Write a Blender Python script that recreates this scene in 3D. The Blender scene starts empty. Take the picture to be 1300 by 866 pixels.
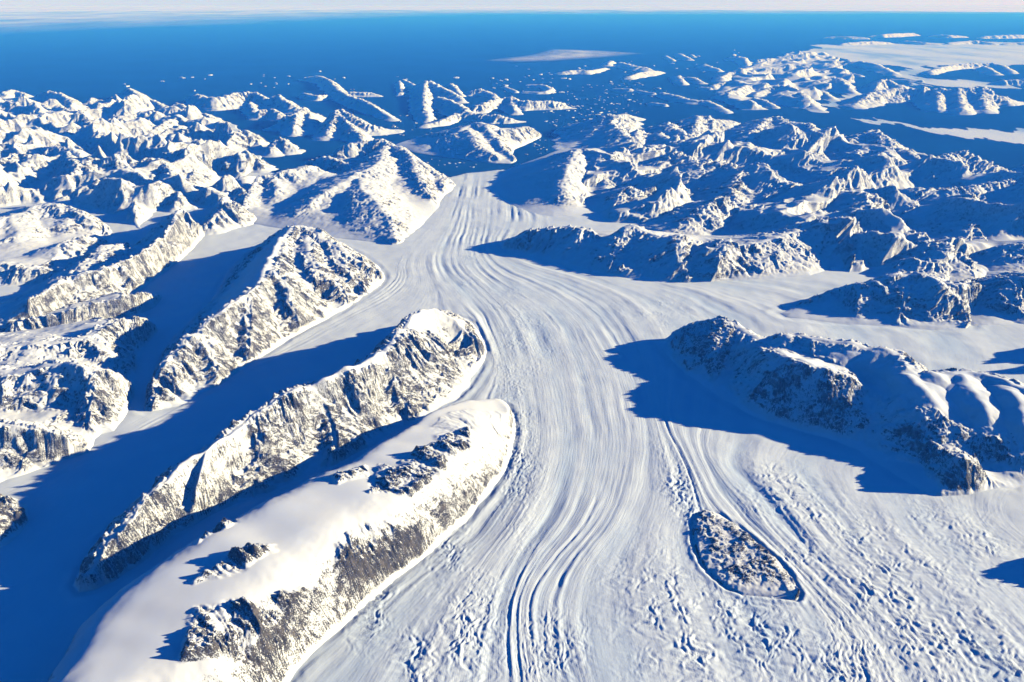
import bpy, math, random
import numpy as np

# ------------------------------------------------------------------ scale and camera
# one Blender unit is 100 metres; +Y is the flight direction, +X is to the right
CAM_H = 110.0
FOC = 1020.0
PITCH = math.atan(441.0 / FOC)
CP, SP = math.cos(PITCH), math.sin(PITCH)
SUN_EL, SUN_AZ = 15.0, 82.0          # degrees; azimuth clockwise from +Y
ICE = 0.5                            # height of the ice surface above the sea

scene = bpy.context.scene
COL = scene.collection
scene.unit_settings.scale_length = 100.0
rng = np.random.default_rng(7)


def G(px, py, z=0.0):
    """The place on the level z that a survey point of the photograph shows."""
    cx = (px - 650.0) / FOC
    cy = (py - 433.0) / FOC
    t = (CAM_H - z) / (SP + cy * CP)
    return (t * cx, t * (CP - cy * SP))


# ------------------------------------------------------------------ noise
def _hash(ix, iy, seed):
    h = (ix.astype(np.int64) * 374761393 + iy.astype(np.int64) * 668265263 + seed * 1442695041) & 0xFFFFFFFF
    h = ((h ^ (h >> 13)) * 1274126177) & 0xFFFFFFFF
    h = ((h ^ (h >> 16)) * 2246822519) & 0xFFFFFFFF
    return ((h ^ (h >> 15)) & 0xFFFFFF).astype(np.float32) / np.float32(0xFFFFFF)


def perlin(x, y, seed=0):
    x = np.asarray(x, np.float32); y = np.asarray(y, np.float32)
    ix = np.floor(x); iy = np.floor(y)
    fx = x - ix; fy = y - iy
    ix = ix.astype(np.int64); iy = iy.astype(np.int64)
    u = fx * fx * fx * (fx * (fx * 6 - 15) + 10)
    v = fy * fy * fy * (fy * (fy * 6 - 15) + 10)

    def g(i, j):
        a = _hash(ix + i, iy + j, seed) * np.float32(2 * math.pi)
        return np.cos(a) * (fx - i) + np.sin(a) * (fy - j)
    n0 = g(0, 0); n1 = g(1, 0); n2 = g(0, 1); n3 = g(1, 1)
    a = n0 + u * (n1 - n0); b = n2 + u * (n3 - n2)
    return (a + v * (b - a)) * np.float32(1.5)


def fbm(x, y, seed=0, octs=4, gain=0.5, ridged=False):
    s = 0.0; a = 1.0; tot = 0.0
    for o in range(octs):
        n = perlin(x * 2 ** o + 17.3 * o, y * 2 ** o - 9.1 * o, seed + o)
        if ridged:
            n = 1 - 2 * np.abs(n)
        s = s + a * n; tot += a; a *= gain
    return s / tot


def smooth(a, b, x):
    t = np.clip((x - a) / (b - a), 0, 1)
    return t * t * (3 - 2 * t)


def seg_dist(X, Y, pts, vals=None, full=False):
    """Distance to a polyline and the value carried by its nearest point; with full, also how far along and on which side."""
    best = np.full(X.shape, 1e9, np.float32); val = np.zeros(X.shape, np.float32)
    along = np.zeros(X.shape, np.float32); side = np.ones(X.shape, np.float32)
    run = 0.0
    for k in range(len(pts) - 1):
        ax, ay = pts[k]; bx, by = pts[k + 1]
        dx, dy = bx - ax, by - ay
        L = dx * dx + dy * dy + 1e-9
        t = np.clip(((X - ax) * dx + (Y - ay) * dy) / L, 0, 1)
        d = np.hypot(X - ax - t * dx, Y - ay - t * dy).astype(np.float32)
        m = d < best
        best = np.where(m, d, best)
        if vals is not None:
            val = np.where(m, vals[k] + t * (vals[k + 1] - vals[k]), val)
        if full:
            cr = (X - ax) * dy - (Y - ay) * dx
            end = np.where(t <= 0, -1.0, np.where(t >= 1, 1.0, 0.0)) * 0.0
            # past an end the ribs fan out round the tip
            ang = np.arctan2(np.abs(cr), np.abs((X - ax) * dx + (Y - ay) * dy) + 1e-6)
            s = run + t * math.sqrt(L)
            along = np.where(m, s, along); side = np.where(m, np.sign(cr), side)
        run += math.sqrt(L)
    if full:
        # round the two tips: carry on along the direction of approach
        for (ax, ay), (bx, by), sg in ((pts[0], pts[1], -1), (pts[-1], pts[-2], 1)):
            dx, dy = ax - bx, ay - by
            n = math.hypot(dx, dy) + 1e-9
            f = ((X - ax) * dx + (Y - ay) * dy) / n
            past = (f > 0) & (np.abs(np.hypot(X - ax, Y - ay) - best) < 1e-3)
            lat = np.abs((X - ax) * dy - (Y - ay) * dx) / n
            along = np.where(past, along + sg * 3.5 * (math.pi / 2 - np.arctan2(lat, np.maximum(f, 1e-6))), along)
        return best, val, along, side
    return best, val


def poly_sd(X, Y, pts):
    """Signed distance to a closed outline, positive inside."""
    d, _ = seg_dist(X, Y, list(pts) + [pts[0]])
    ins = np.zeros(X.shape, bool)
    n = len(pts)
    for k in range(n):
        ax, ay = pts[k]; bx, by = pts[(k + 1) % n]
        if ay == by:
            continue
        c = ((ay > Y) != (by > Y)) & (X < (bx - ax) * (Y - ay) / (by - ay) + ax)
        ins ^= c
    return np.where(ins, d, -d)


def smooth_line(pts, it=2):
    p = [np.array(q, float) for q in pts]
    for _ in range(it):
        q = [p[0]]
        for a, b in zip(p[:-1], p[1:]):
            q += [a * .75 + b * .25, a * .25 + b * .75]
        q.append(p[-1]); p = q
    return p


def blur(a, r):
    """Box blur, r cells each way, three times over."""
    r = int(max(1, r))
    for _ in range(3):
        for ax in (0, 1):
            p = np.pad(a, [(r + 1, r) if k == ax else (0, 0) for k in (0, 1)], mode='edge')
            c = np.cumsum(p, axis=ax, dtype=np.float64)
            n = a.shape[ax]
            hi = np.take(c, np.arange(2 * r + 1, 2 * r + 1 + n), axis=ax); lo = np.take(c, np.arange(0, n), axis=ax)
            a = ((hi - lo) / (2 * r + 1)).astype(np.float32)
    return a


def gullies(h, X, Y, res, lam0, octs, strength, mask, seed):
    """Carve ribs and couloirs that run down whatever slope is already there."""
    for o in range(octs):
        lam = lam0 / (1.9 ** o)
        if lam < 2.4 * res:
            break
        gy, gx = np.gradient(h, res)
        sl = np.hypot(gx, gy) + 1e-6
        dx = (gx / sl).astype(np.float32); dy = (gy / sl).astype(np.float32)
        px = (X / lam).astype(np.float32); py = (Y / lam).astype(np.float32)
        ix = np.floor(px).astype(np.int64); iy = np.floor(py).astype(np.int64)
        acc = np.zeros_like(px); ws = np.full_like(px, 1e-4)
        for i in (-1, 0, 1):
            for j in (-1, 0, 1):
                vx = px - (ix + i + _hash(ix + i, iy + j, seed + o * 2))
                vy = py - (iy + j + _hash(ix + i, iy + j, seed + o * 2 + 1))
                w = np.maximum(0, 1 - (vx * vx + vy * vy) / 1.9) ** 2
                acc += w * np.cos((vy * dx - vx * dy) * np.float32(math.pi * 1.15) + o)
                ws += w
        v = acc / ws
        v = 1 - 2 * np.sqrt(v * v + 0.012)
        h = h + strength * lam * v * mask * smooth(0.12, 0.75, sl)
    return h


# ------------------------------------------------------------------ materials
def new_mat(name):
    m = bpy.data.materials.new(name); m.use_nodes = True
    nt = m.node_tree; b = nt.nodes["Principled BSDF"]
    return m, nt, b


def nd(nt, typ, **kw):
    n = nt.nodes.new(typ)
    for k, v in kw.items():
        if k in n.inputs.keys():
            n.inputs[k].default_value = v
        else:
            setattr(n, k, v)
    return n


def math_node(nt, op, a, b=None, c=None, clamp=False):
    n = nt.nodes.new("ShaderNodeMath"); n.operation = op; n.use_clamp = clamp
    for i, v in enumerate((a, b, c)):
        if v is None:
            continue
        if isinstance(v, (int, float)):
            n.inputs[i].default_value = v
        else:
            nt.links.new(v, n.inputs[i])
    return n.outputs[0]


def ramp(nt, fac, stops):
    r = nt.nodes.new("ShaderNodeValToRGB")
    e = r.color_ramp.elements
    while len(e) < len(stops):
        e.new(0.5)
    for k, (p, c) in enumerate(stops):
        e[k].position = p; e[k].color = (*c, 1)
    nt.links.new(fac, r.inputs[0])
    return r.outputs[0]


SNOW = (0.86, 0.87, 0.88)


def mountain_material():
    m, nt, b = new_mat("snow_and_rock")
    L = nt.links.new
    geo = nd(nt, "ShaderNodeNewGeometry")
    at = nd(nt, "ShaderNodeAttribute", attribute_name="rock")
    pos = geo.outputs["Position"]
    uv = nd(nt, "ShaderNodeUVMap", uv_map="flow")
    mp = nd(nt, "ShaderNodeMapping"); mp.inputs["Scale"].default_value = (3.6, 0.8, 1); L(uv.outputs["UV"], mp.inputs["Vector"])
    n1 = nd(nt, "ShaderNodeTexNoise", Scale=1.0, Detail=6.0, Roughness=0.68); L(mp.outputs[0], n1.inputs["Vector"])
    n2 = nd(nt, "ShaderNodeTexNoise", Scale=4.5, Detail=4.0, Roughness=0.75); L(pos, n2.inputs["Vector"])
    n3 = nd(nt, "ShaderNodeTexNoise", Scale=0.25, Detail=3.0); L(pos, n3.inputs["Vector"])
    n4 = nd(nt, "ShaderNodeTexNoise", Scale=0.6, Detail=4.0); L(pos, n4.inputs["Vector"])
    s = math_node(nt, "MULTIPLY_ADD", n1.outputs["Fac"], 2.6, at.outputs["Fac"])
    s = math_node(nt, "MULTIPLY_ADD", n2.outputs["Fac"], 3.2, s)
    n5 = nd(nt, "ShaderNodeTexNoise", Scale=0.42, Detail=5.0, Roughness=0.65); L(pos, n5.inputs["Vector"])
    s = math_node(nt, "MULTIPLY_ADD", n5.outputs["Fac"], 1.5, s)
    s = math_node(nt, "SUBTRACT", s, 3.78)
    mr = nd(nt, "ShaderNodeMapRange", interpolation_type='SMOOTHSTEP'); L(s, mr.inputs["Value"])
    mr.inputs["From Min"].default_value = 0.42; mr.inputs["From Max"].default_value = 0.60
    rock = ramp(nt, n4.outputs["Fac"], [(0.3, (0.028, 0.028, 0.032)), (0.5, (0.062, 0.057, 0.056)), (0.72, (0.13, 0.113, 0.10))])
    snow = ramp(nt, n3.outputs["Fac"], [(0.3, (0.76, 0.77, 0.765)), (0.7, (0.82, 0.825, 0.82))])
    mx = nd(nt, "ShaderNodeMix", data_type='RGBA')
    L(mr.outputs["Result"], mx.inputs[0]); 
    low = nd(nt, "ShaderNodeMapRange", interpolation_type='SMOOTHSTEP'); L(at.outputs["Fac"], low.inputs["Value"])
    low.inputs["From Min"].default_value = -0.75; low.inputs["From Max"].default_value = -0.25
    ms = nd(nt, "ShaderNodeMix", data_type='RGBA'); L(low.outputs["Result"], ms.inputs[0])
    ms.inputs[6].default_value = (0.80, 0.84, 0.88, 1); L(snow, ms.inputs[7])
    L(ms.outputs[2], mx.inputs[6]); L(rock, mx.inputs[7])
    L(mx.outputs[2], b.inputs["Base Color"])
    b.inputs["Roughness"].default_value = 0.75
    b.inputs["Specular IOR Level"].default_value = 0.15
    bh = math_node(nt, "MULTIPLY", math_node(nt, "ADD", n2.outputs["Fac"], n1.outputs["Fac"]), math_node(nt, "MULTIPLY_ADD", mr.outputs["Result"], 0.55, 0.03))
    bp = nd(nt, "ShaderNodeBump", Strength=0.9, Distance=0.22)
    L(bh, bp.inputs["Height"]); L(bp.outputs["Normal"], b.inputs["Normal"])
    return m


def ice_material():
    m, nt, b = new_mat("glacier_snow")
    L = nt.links.new
    geo = nd(nt, "ShaderNodeNewGeometry")
    uv = nd(nt, "ShaderNodeUVMap", uv_map="flow")
    at = nd(nt, "ShaderNodeAttribute", attribute_name="crevassed")
    mp = nd(nt, "ShaderNodeMapping"); mp.inputs["Scale"].default_value = (16.0, 0.6, 1)
    L(uv.outputs["UV"], mp.inputs["Vector"])
    nf = nd(nt, "ShaderNodeTexNoise", Scale=1.0, Detail=5.0, Roughness=0.6); L(mp.outputs[0], nf.inputs["Vector"])
    nc = nd(nt, "ShaderNodeTexNoise", Scale=1.6, Detail=4.0, Roughness=0.6); L(geo.outputs["Position"], nc.inputs["Vector"])
    n3 = nd(nt, "ShaderNodeTexNoise", Scale=0.12, Detail=3.0); L(geo.outputs["Position"], n3.inputs["Vector"])
    col = ramp(nt, n3.outputs["Fac"], [(0.3, (0.76, 0.82, 0.87)), (0.7, (0.82, 0.87, 0.90))])
    mx = nd(nt, "ShaderNodeMix", data_type='RGBA')
    mx.inputs[7].default_value = (0.55, 0.68, 0.82, 1)
    ab = nd(nt, "ShaderNodeAttribute", attribute_name="bare_ice")
    blue = math_node(nt, "MULTIPLY_ADD", at.outputs["Fac"], 0.2, ab.outputs["Fac"], clamp=True)
    L(blue, mx.inputs[0]); L(col, mx.inputs[6]); L(mx.outputs[2], b.inputs["Base Color"])
    b.inputs["Roughness"].default_value = 0.7
    b.inputs["Specular IOR Level"].default_value = 0.2
    h = math_node(nt, "MULTIPLY_ADD", nf.outputs["Fac"], 0.6, math_node(nt, "MULTIPLY", nc.outputs["Fac"], math_node(nt, "MULTIPLY_ADD", at.outputs["Fac"], 1.3, 0.12)))
    bp = nd(nt, "ShaderNodeBump", Strength=0.9, Distance=0.17)
    L(h, bp.inputs["Height"]); L(bp.outputs["Normal"], b.inputs["Normal"])
    return m


def sea_material():
    m, nt, b = new_mat("sea_water")
    L = nt.links.new
    geo = nd(nt, "ShaderNodeNewGeometry")
    n1 = nd(nt, "ShaderNodeTexNoise", Scale=0.012, Detail=4.0); L(geo.outputs["Position"], n1.inputs["Vector"])
    col = ramp(nt, n1.outputs["Fac"], [(0.3, (0.003, 0.045, 0.17)), (0.7, (0.004, 0.065, 0.22))])
    L(col, b.inputs["Base Color"])
    b.inputs["Roughness"].default_value = 0.3
    b.inputs["Specular IOR Level"].default_value = 0.0
    return m


def plain_mat(name, c, rough=0.7):
    m, nt, b = new_mat(name)
    geo = nd(nt, "ShaderNodeNewGeometry")
    n1 = nd(nt, "ShaderNodeTexNoise", Scale=0.05, Detail=6.0); nt.links.new(geo.outputs["Position"], n1.inputs["Vector"])
    col = ramp(nt, n1.outputs["Fac"], [(0.3, tuple(v * 0.88 for v in c)), (0.7, c)])
    nt.links.new(col, b.inputs["Base Color"])
    b.inputs["Roughness"].default_value = rough
    b.inputs["Specular IOR Level"].default_value = 0.15
    return m


def floe_material():
    m, nt, b = new_mat("frozen_sea")
    L = nt.links.new
    geo = nd(nt, "ShaderNodeNewGeometry")
    mp = nd(nt, "ShaderNodeMapping"); mp.inputs["Scale"].default_value = (0.012, 0.004, 1); L(geo.outputs["Position"], mp.inputs["Vector"])
    n1 = nd(nt, "ShaderNodeTexNoise", Scale=1.0, Detail=7.0, Roughness=0.62); L(mp.outputs[0], n1.inputs["Vector"])
    col = ramp(nt, n1.outputs["Fac"], [(0.36, (0.36, 0.52, 0.72)), (0.48, (0.68, 0.76, 0.84)), (0.6, (0.83, 0.86, 0.89))])
    L(col, b.inputs["Base Color"]); b.inputs["Roughness"].default_value = 0.7; b.inputs["Specular IOR Level"].default_value = 0.1
    return m


def cloud_material(dens, scale, seed):
    m, nt, b = new_mat("mist")
    L = nt.links.new
    geo = nd(nt, "ShaderNodeNewGeometry")
    at = nd(nt, "ShaderNodeAttribute", attribute_name="body")
    mp = nd(nt, "ShaderNodeMapping"); mp.inputs["Scale"].default_value = (scale, scale * 0.6, scale * 2); mp.inputs["Location"].default_value = (seed, 0, 0)
    L(geo.outputs["Position"], mp.inputs["Vector"])
    n1 = nd(nt, "ShaderNodeTexNoise", Scale=1.0, Detail=6.0, Roughness=0.6); L(mp.outputs[0], n1.inputs["Vector"])
    a = math_node(nt, "MULTIPLY", at.outputs["Fac"], math_node(nt, "MULTIPLY_ADD", n1.outputs["Fac"], 2.2, -0.4), clamp=True)
    a = math_node(nt, "MULTIPLY", a, dens, clamp=True)
    b.inputs["Base Color"].default_value = (0.9, 0.92, 0.95, 1)
    b.inputs["Roughness"].default_value = 1.0
    b.inputs["Specular IOR Level"].default_value = 0.0
    L(a, b.inputs["Alpha"])
    return m


MAT_ROCK = mountain_material()
MAT_ICE = ice_material()
MAT_SEA = sea_material()
MAT_FLOE = floe_material()
MAT_BERG = plain_mat("iceberg_ice", (0.86, 0.9, 0.93), 0.5)


# ------------------------------------------------------------------ meshes
def grid_mesh(name, P, keep, mat, attrs=None, uv=None):
    """One mesh object from a (rows, cols, 3) lattice; cells outside keep are left out."""
    r, c, _ = P.shape
    idx = np.arange(r * c).reshape(r, c)
    q = np.stack([idx[:-1, :-1], idx[:-1, 1:], idx[1:, 1:], idx[1:, :-1]], -1)[keep]
    used = np.zeros(r * c, bool); used[q.ravel()] = True
    remap = np.cumsum(used) - 1
    q = remap[q].astype(np.int32)
    V = P.reshape(-1, 3)[used].astype(np.float32)
    me = bpy.data.meshes.new(name)
    me.vertices.add(len(V)); me.vertices.foreach_set("co", V.ravel())
    me.loops.add(q.size); me.loops.foreach_set("vertex_index", q.ravel())
    me.polygons.add(len(q))
    me.polygons.foreach_set("loop_start", np.arange(0, q.size, 4, dtype=np.int32))
    me.polygons.foreach_set("use_smooth", np.ones(len(q), bool))
    if uv is not None:
        ul = me.uv_layers.new(name="flow")
        ul.data.foreach_set("uv", uv.reshape(-1, 2)[used][q.ravel()].astype(np.float32).ravel())
    for k, a in (attrs or {}).items():
        at = me.attributes.new(k, 'FLOAT', 'POINT')
        at.data.foreach_set("value", a.ravel()[used].astype(np.float32))
    me.update(calc_edges=True)
    me.materials.append(mat)
    o = bpy.data.objects.new(name, me); COL.objects.link(o)
    return o


def tag(o, label, cat, kind=None, group=None):
    o["label"] = label; o["category"] = cat
    if kind: o["kind"] = kind
    if group: o["group"] = group
    return o


def crest_world(line, lean=0.0):
    out = []
    for px, py, h in line:
        h = h * 1.12
        x, y = G(px, py, h)
        out.append((x - lean * (h - 1), y, h))
    s = smooth_line(out, 1)
    return [(a[0], a[1]) for a in s], [a[2] for a in s]


FEET = {}


def ribs(s, d, side, seed, lam):
    """Buttresses and couloirs that start on the crest and run straight down, forking on the way."""
    r = 0.0; a = 1.0
    fan = 1.0
    for o in range(4):
        l = lam / (2.05 ** o)
        n = perlin(s / l * fan + side * 57.0 + 13 * o, d / (l * 5.0) + side * 5, seed + 200 + o)
        r = r + a * lam * 0.16 * (0.62 - 2.0 * np.abs(n)) * (1 if o < 1 else smooth(0.0, l * 1.2, d))
        a *= 0.52
    return r


def build_mountain(name, label, cat, crests, foot=None, width=2.0, power=1.15, carve=0.20, round_=0.6, base=None,
                   outcrops=(), lam=3.0, rough=1.0, warp=1.0, rockbias=0.0, res=None, fine=1.0, kind="structure", key=None, ribl=5.0, ribk=1.9, soft=False, calm=(), lean=0.0):
    base = ICE if base is None else base
    C = [crest_world(c, lean) for c in crests]
    allp = [p for c in C for p in c[0]]
    allh = [h for c in C for h in c[1]]
    if foot is not None:
        fw = [G(px, py, base) for px, py in foot]
        fs = smooth_line(fw + [fw[0]], 1)[:-1]
        FEET[key or name] = [(p[0], p[1]) for p in fs]
        bx = [p[0] for p in fw]; by = [p[1] for p in fw]
        m = 3.0
    else:
        bx = [p[0] for p in allp]; by = [p[1] for p in allp]
        m = max(allh) * width * 1.25
    x0, x1, y0, y1 = min(bx) - m, max(bx) + m, min(by) - m, max(by) + m
    y0 = max(y0, 70.0)
    if res is None:
        near = math.hypot(max(y0, 90), CAM_H)
        far = math.hypot(y1, CAM_H)
        res = max(0.16, (near * 0.65 + far * 0.35) / 803.0 * 0.85)
    nx = int((x1 - x0) / res) + 2; ny = int((y1 - y0) / res) + 2
    xs = x0 + np.arange(nx) * res; ys = y0 + np.arange(ny) * res
    X, Y = np.meshgrid(xs.astype(np.float32), ys.astype(np.float32))
    sd = abs(hash_name(name + label)) % 9000
    wx = warp * (2.2 * fbm(X / 16, Y / 16, sd, 3) + 0.5 * fbm(X / 3, Y / 3, sd + 9, 2))
    wy = warp * (2.2 * fbm(X / 16, Y / 16, sd + 31, 3) + 0.5 * fbm(X / 3, Y / 3, sd + 40, 2))
    XW, YW = X + wx, Y + wy
    if foot is not None:
        XF, YF = X + 0.35 * wx, Y + 0.35 * wy
        df = poly_sd(XF, YF, FEET[key or name])
        dc = np.full(X.shape, 1e9, np.float32); num = 0.0; den = 1e-9; rib = 0.0; fs_ = np.zeros(X.shape, np.float32)
        for ci, (pts, hs) in enumerate(C):
            d, v, s, sg = seg_dist(XW, YW, pts, hs, True)
            v = v * (1 + (0.03 if soft else 0.07) * perlin(s / 5.0, s * 0 + 0.5, sd + ci) + (0.0 if soft else 0.05) * perlin(s / 1.7, s * 0 + 0.5, sd + ci + 3))
            w = 1.0 / (d * d + 0.8) ** 2
            num = num + w * v; den = den + w
            s = s + 2.6 * perlin(s / 12.0, d / 12.0 + sg * 9, sd + 5 + ci) + 0.8 * perlin(s / 3.5, d / 6.0 + sg * 9, sd + 6 + ci)
            rib = rib + w * ribs(s, d, sg, sd + 11 * ci, ribl)
            fs_ = np.where(d < dc, s + 37.0 * ci + 400 * (sg > 0), fs_)
            dc = np.minimum(dc, d)
        rib = rib / den
        fd_ = dc.copy()
        Hc = blur(num / den, 1.3 / res)
        dc = np.sqrt(dc * dc + round_ * round_) - round_
        t = np.clip(df, 0, None) / (np.clip(df, 0, None) + dc + 1e-3)
        h = Hc * (t ** power if power > 0 else 1 - (1 - t) ** (-power))
        edge = df
    else:
        h = np.full(X.shape, -1e3, np.float32)
        acc = np.zeros(X.shape, np.float32); den = 1e-9; rib = 0.0
        edge = np.full(X.shape, -1e9, np.float32)
        fs_ = np.zeros(X.shape, np.float32); fd_ = np.full(X.shape, 1e9, np.float32)
        vary = 1 + 0.35 * fbm(X / 20, Y / 20, sd + 21, 2)
        for ci, (pts, hs) in enumerate(C):
            d, v, s, sg = seg_dist(XW, YW, pts, hs, True)
            v = v * (1 + 0.12 * perlin(s / 7.0, s * 0 + 0.5, sd + ci) + 0.08 * perlin(s / 2.5, s * 0 + 0.5, sd + ci + 3))
            s = s + 2.6 * perlin(s / 12.0, d / 12.0 + sg * 9, sd + 5 + ci) + 0.8 * perlin(s / 3.5, d / 6.0 + sg * 9, sd + 6 + ci)
            fs_ = np.where(d < fd_, s + 37.0 * ci + 400 * (sg > 0), fs_); fd_ = np.minimum(fd_, d)
            wq = 1.0 / (d * d + 0.8) ** 2; den = den + wq
            rib = rib + wq * ribs(s, d, sg, sd + 11 * ci, ribl)
            d = np.sqrt(d * d + round_ * round_) - round_
            w = width * (0.6 * v + 0.4 * max(hs)) * vary
            t = 1 - d / w
            hh = np.where(t > 0, v * np.clip(t, 0, 1) ** power, 0)
            acc += hh ** 5
            edge = np.maximum(edge, t * w)
        h = acc ** 0.2
        rib = rib / den
        t = np.clip(h / (np.maximum(h, 1e-3) + 0 * h + 6.0), 0, 1) * 1.6; dc = np.full(X.shape, 1.0)
    inside = smooth(0.0, 1.6, edge)
    h0 = h.copy()
    hs_ = smooth(0.0, 2.5, h)
    # swells and shoulders, then couloirs, then small roughness
    h = h + rough * hs_ * (0.55 * fbm(X / 9, Y / 9, sd + 50, 3) * np.clip(h / 7, 0.2, 1.0))
    if foot is not None:
        rmask = smooth(0.02, 0.30, t) * smooth(0.0, 0.07, 1 - t)
    else:
        rmask = smooth(0.6, 3.0, h)
    gy, gx = np.gradient(h0, res); steep = smooth(0.18, 0.55, np.hypot(gx, gy))
    extra = np.zeros(X.shape, np.float32)
    for oc in outcrops:
        oc, ostr = (oc[1:], oc[0]) if isinstance(oc[0], float) else (oc, 1.0)
        ow = [G(px, py, z) for px, py, z in oc]
        e = poly_sd(XW, YW, ow)
        extra = np.maximum(extra, ostr * smooth(-0.9, 0.9, e))
    extra = extra * np.clip(0.75 + 1.1 * fbm(X / 5, Y / 5, sd + 33, 3), 0.0, 1.0)
    quiet = np.zeros(X.shape, np.float32)
    for oc in calm:
        quiet = np.maximum(quiet, smooth(-1.2, 1.2, poly_sd(XW, YW, [G(px, py, z * 1.12) for px, py, z in oc])))
    steep = steep * (1 - 0.93 * quiet)
    if soft:
        steep = extra
    rib = rib * rmask * steep * np.clip(1 + 0.8 * fbm(X / 11, Y / 11, sd + 60, 2), 0.15, 1.7)
    h = h + ribk * rib
    gy, gx = np.gradient(h, res); sl = np.hypot(gx, gy)
    msk = inside * hs_ * np.clip(0.9 + 0.5 * fbm(X / 14, Y / 14, sd + 70, 2) + 0.4 * extra, 0.2, 1.6)
    msk = msk * (1 - 0.9 * quiet)
    if soft:
        msk = msk * np.clip(extra + 0.04, 0, 1)
    if outcrops:
        # outcrops stand as broken steps in the smooth snow
        h = h + extra * (0.45 * fbm(X / 2.6, Y / 2.6, sd + 77, 4, ridged=True) + 0.3)
    h = gullies(h, X, Y, res, lam, 6, carve, msk, sd + 100)
    h = h + fine * inside * 0.10 * fbm(X / 1.3, Y / 1.3, sd + 90, 3, 0.6) * (smooth(0.35, 0.9, sl) + extra)
    z = base + np.where(edge > 0, np.maximum(h, -0.2), np.maximum(edge * 0.3, -1.5)) - 0.12 * (1 - inside)
    gy, gx = np.gradient(z, res); sl2 = np.hypot(gx, gy)
    rock = np.minimum((sl2 - 0.95) * 0.75, 0.42) + 0.30 * rib + 0.16 + 0.5 * extra * smooth(0.25, 0.8, sl2) + rockbias + 0.25 * fbm(X / 7, Y / 7, sd + 95, 3)
    rock = rock - 0.22 * quiet
    rock = rock - 0.9 * (1 - smooth(0.1, 1.5, z - base + 0.9 * fbm(X / 3.5, Y / 3.5, sd + 97, 3)))
    P = np.stack([X + lean * np.clip(z - base, 0, None), Y, z], -1)
    zq = np.maximum.reduce([z[:-1, :-1], z[1:, :-1], z[:-1, 1:], z[1:, 1:]])
    keep = zq > base - 0.45
    o = grid_mesh(name, P, keep, MAT_ROCK, {"rock": rock}, np.stack([fs_, fd_], -1))
    tag(o, label, cat, kind)
    return o


def build_hills(name, label, outline, amp, seed, lam=44.0, base=ICE, clear=(), lean=0.0):
    """A stretch of lesser peaks that fills the land between the surveyed mountains."""
    ow = [G(px, py, base) for px, py in outline]
    xs_ = [p[0] for p in ow]; ys_ = [p[1] for p in ow]
    res = math.hypot(min(ys_) * 0.7 + max(ys_) * 0.3, CAM_H) / 803.0 * 1.0
    X, Y = np.meshgrid(np.arange(min(xs_), max(xs_), res).astype(np.float32), np.arange(min(ys_), max(ys_), res).astype(np.float32))
    sd = poly_sd(X + 5 * fbm(X / 20, Y / 20, seed, 3), Y + 5 * fbm(X / 20, Y / 20, seed + 5, 3), ow)
    m = smooth(0.0, 14.0, sd)
    for c in clear:
        m = m * (1 - smooth(-4.0, 2.0, poly_sd(X, Y, [G(px, py, base) for px, py in c])))
    wx = 5 * fbm(X / 22, Y / 22, seed + 1, 3); wy = 5 * fbm(X / 22, Y / 22, seed + 2, 3)
    n = 1 - np.abs(perlin((X + wx) / lam, (Y + wy) / lam, seed + 7)) * 2.0
    n2 = 1 - np.abs(perlin((X + wx) / lam * 2.1, (Y + wy) / lam * 2.1, seed + 8)) * 2.0
    n3 = 1 - np.abs(perlin((X + wx * .6) / lam * 4.3, (Y + wy * .6) / lam * 4.3, seed + 9)) * 2.0
    g = np.clip(0.62 * n + 0.02, 0, 1)
    h = amp * m * (g + 0.40 * n2 * np.clip(g * 1.6, 0, 1) + 0.10 * n3 * np.clip(g * 1.6, 0, 1)) * np.clip(0.95 + 0.8 * fbm(X / 60, Y / 60, seed + 3, 2), 0.3, 1.6)
    h = np.where(h > 0, h, 0)
    h = gullies(h, X, Y, res, 8.0, 4, 0.15, smooth(0.3, 2.5, h) * np.clip(0.8 + fbm(X / 25, Y / 25, seed + 15, 2), 0.1, 1.5), seed + 10)
    z = base - 0.5 + h
    gy, gx = np.gradient(z, res); sl2 = np.hypot(gx, gy)
    rock = np.minimum((sl2 - 0.6) * 0.9, 0.36) + 0.25 * fbm(X / 7, Y / 7, seed + 95, 3) - 1.0 * (1 - smooth(0.25, 1.6, z - base))
    zq = np.maximum.reduce([z[:-1, :-1], z[1:, :-1], z[:-1, 1:], z[1:, 1:]])
    o = grid_mesh(name, np.stack([X + lean * np.clip(z - base, 0, None), Y, z], -1), zq > base - 0.3, MAT_ROCK, {"rock": rock}, np.stack([X, Y], -1))
    return tag(o, label, "hills", "structure")


def hash_name(s):
    h = 2166136261
    for ch in s:
        h = ((h ^ ord(ch)) * 16777619) & 0x7FFFFFFF
    return h

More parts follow.
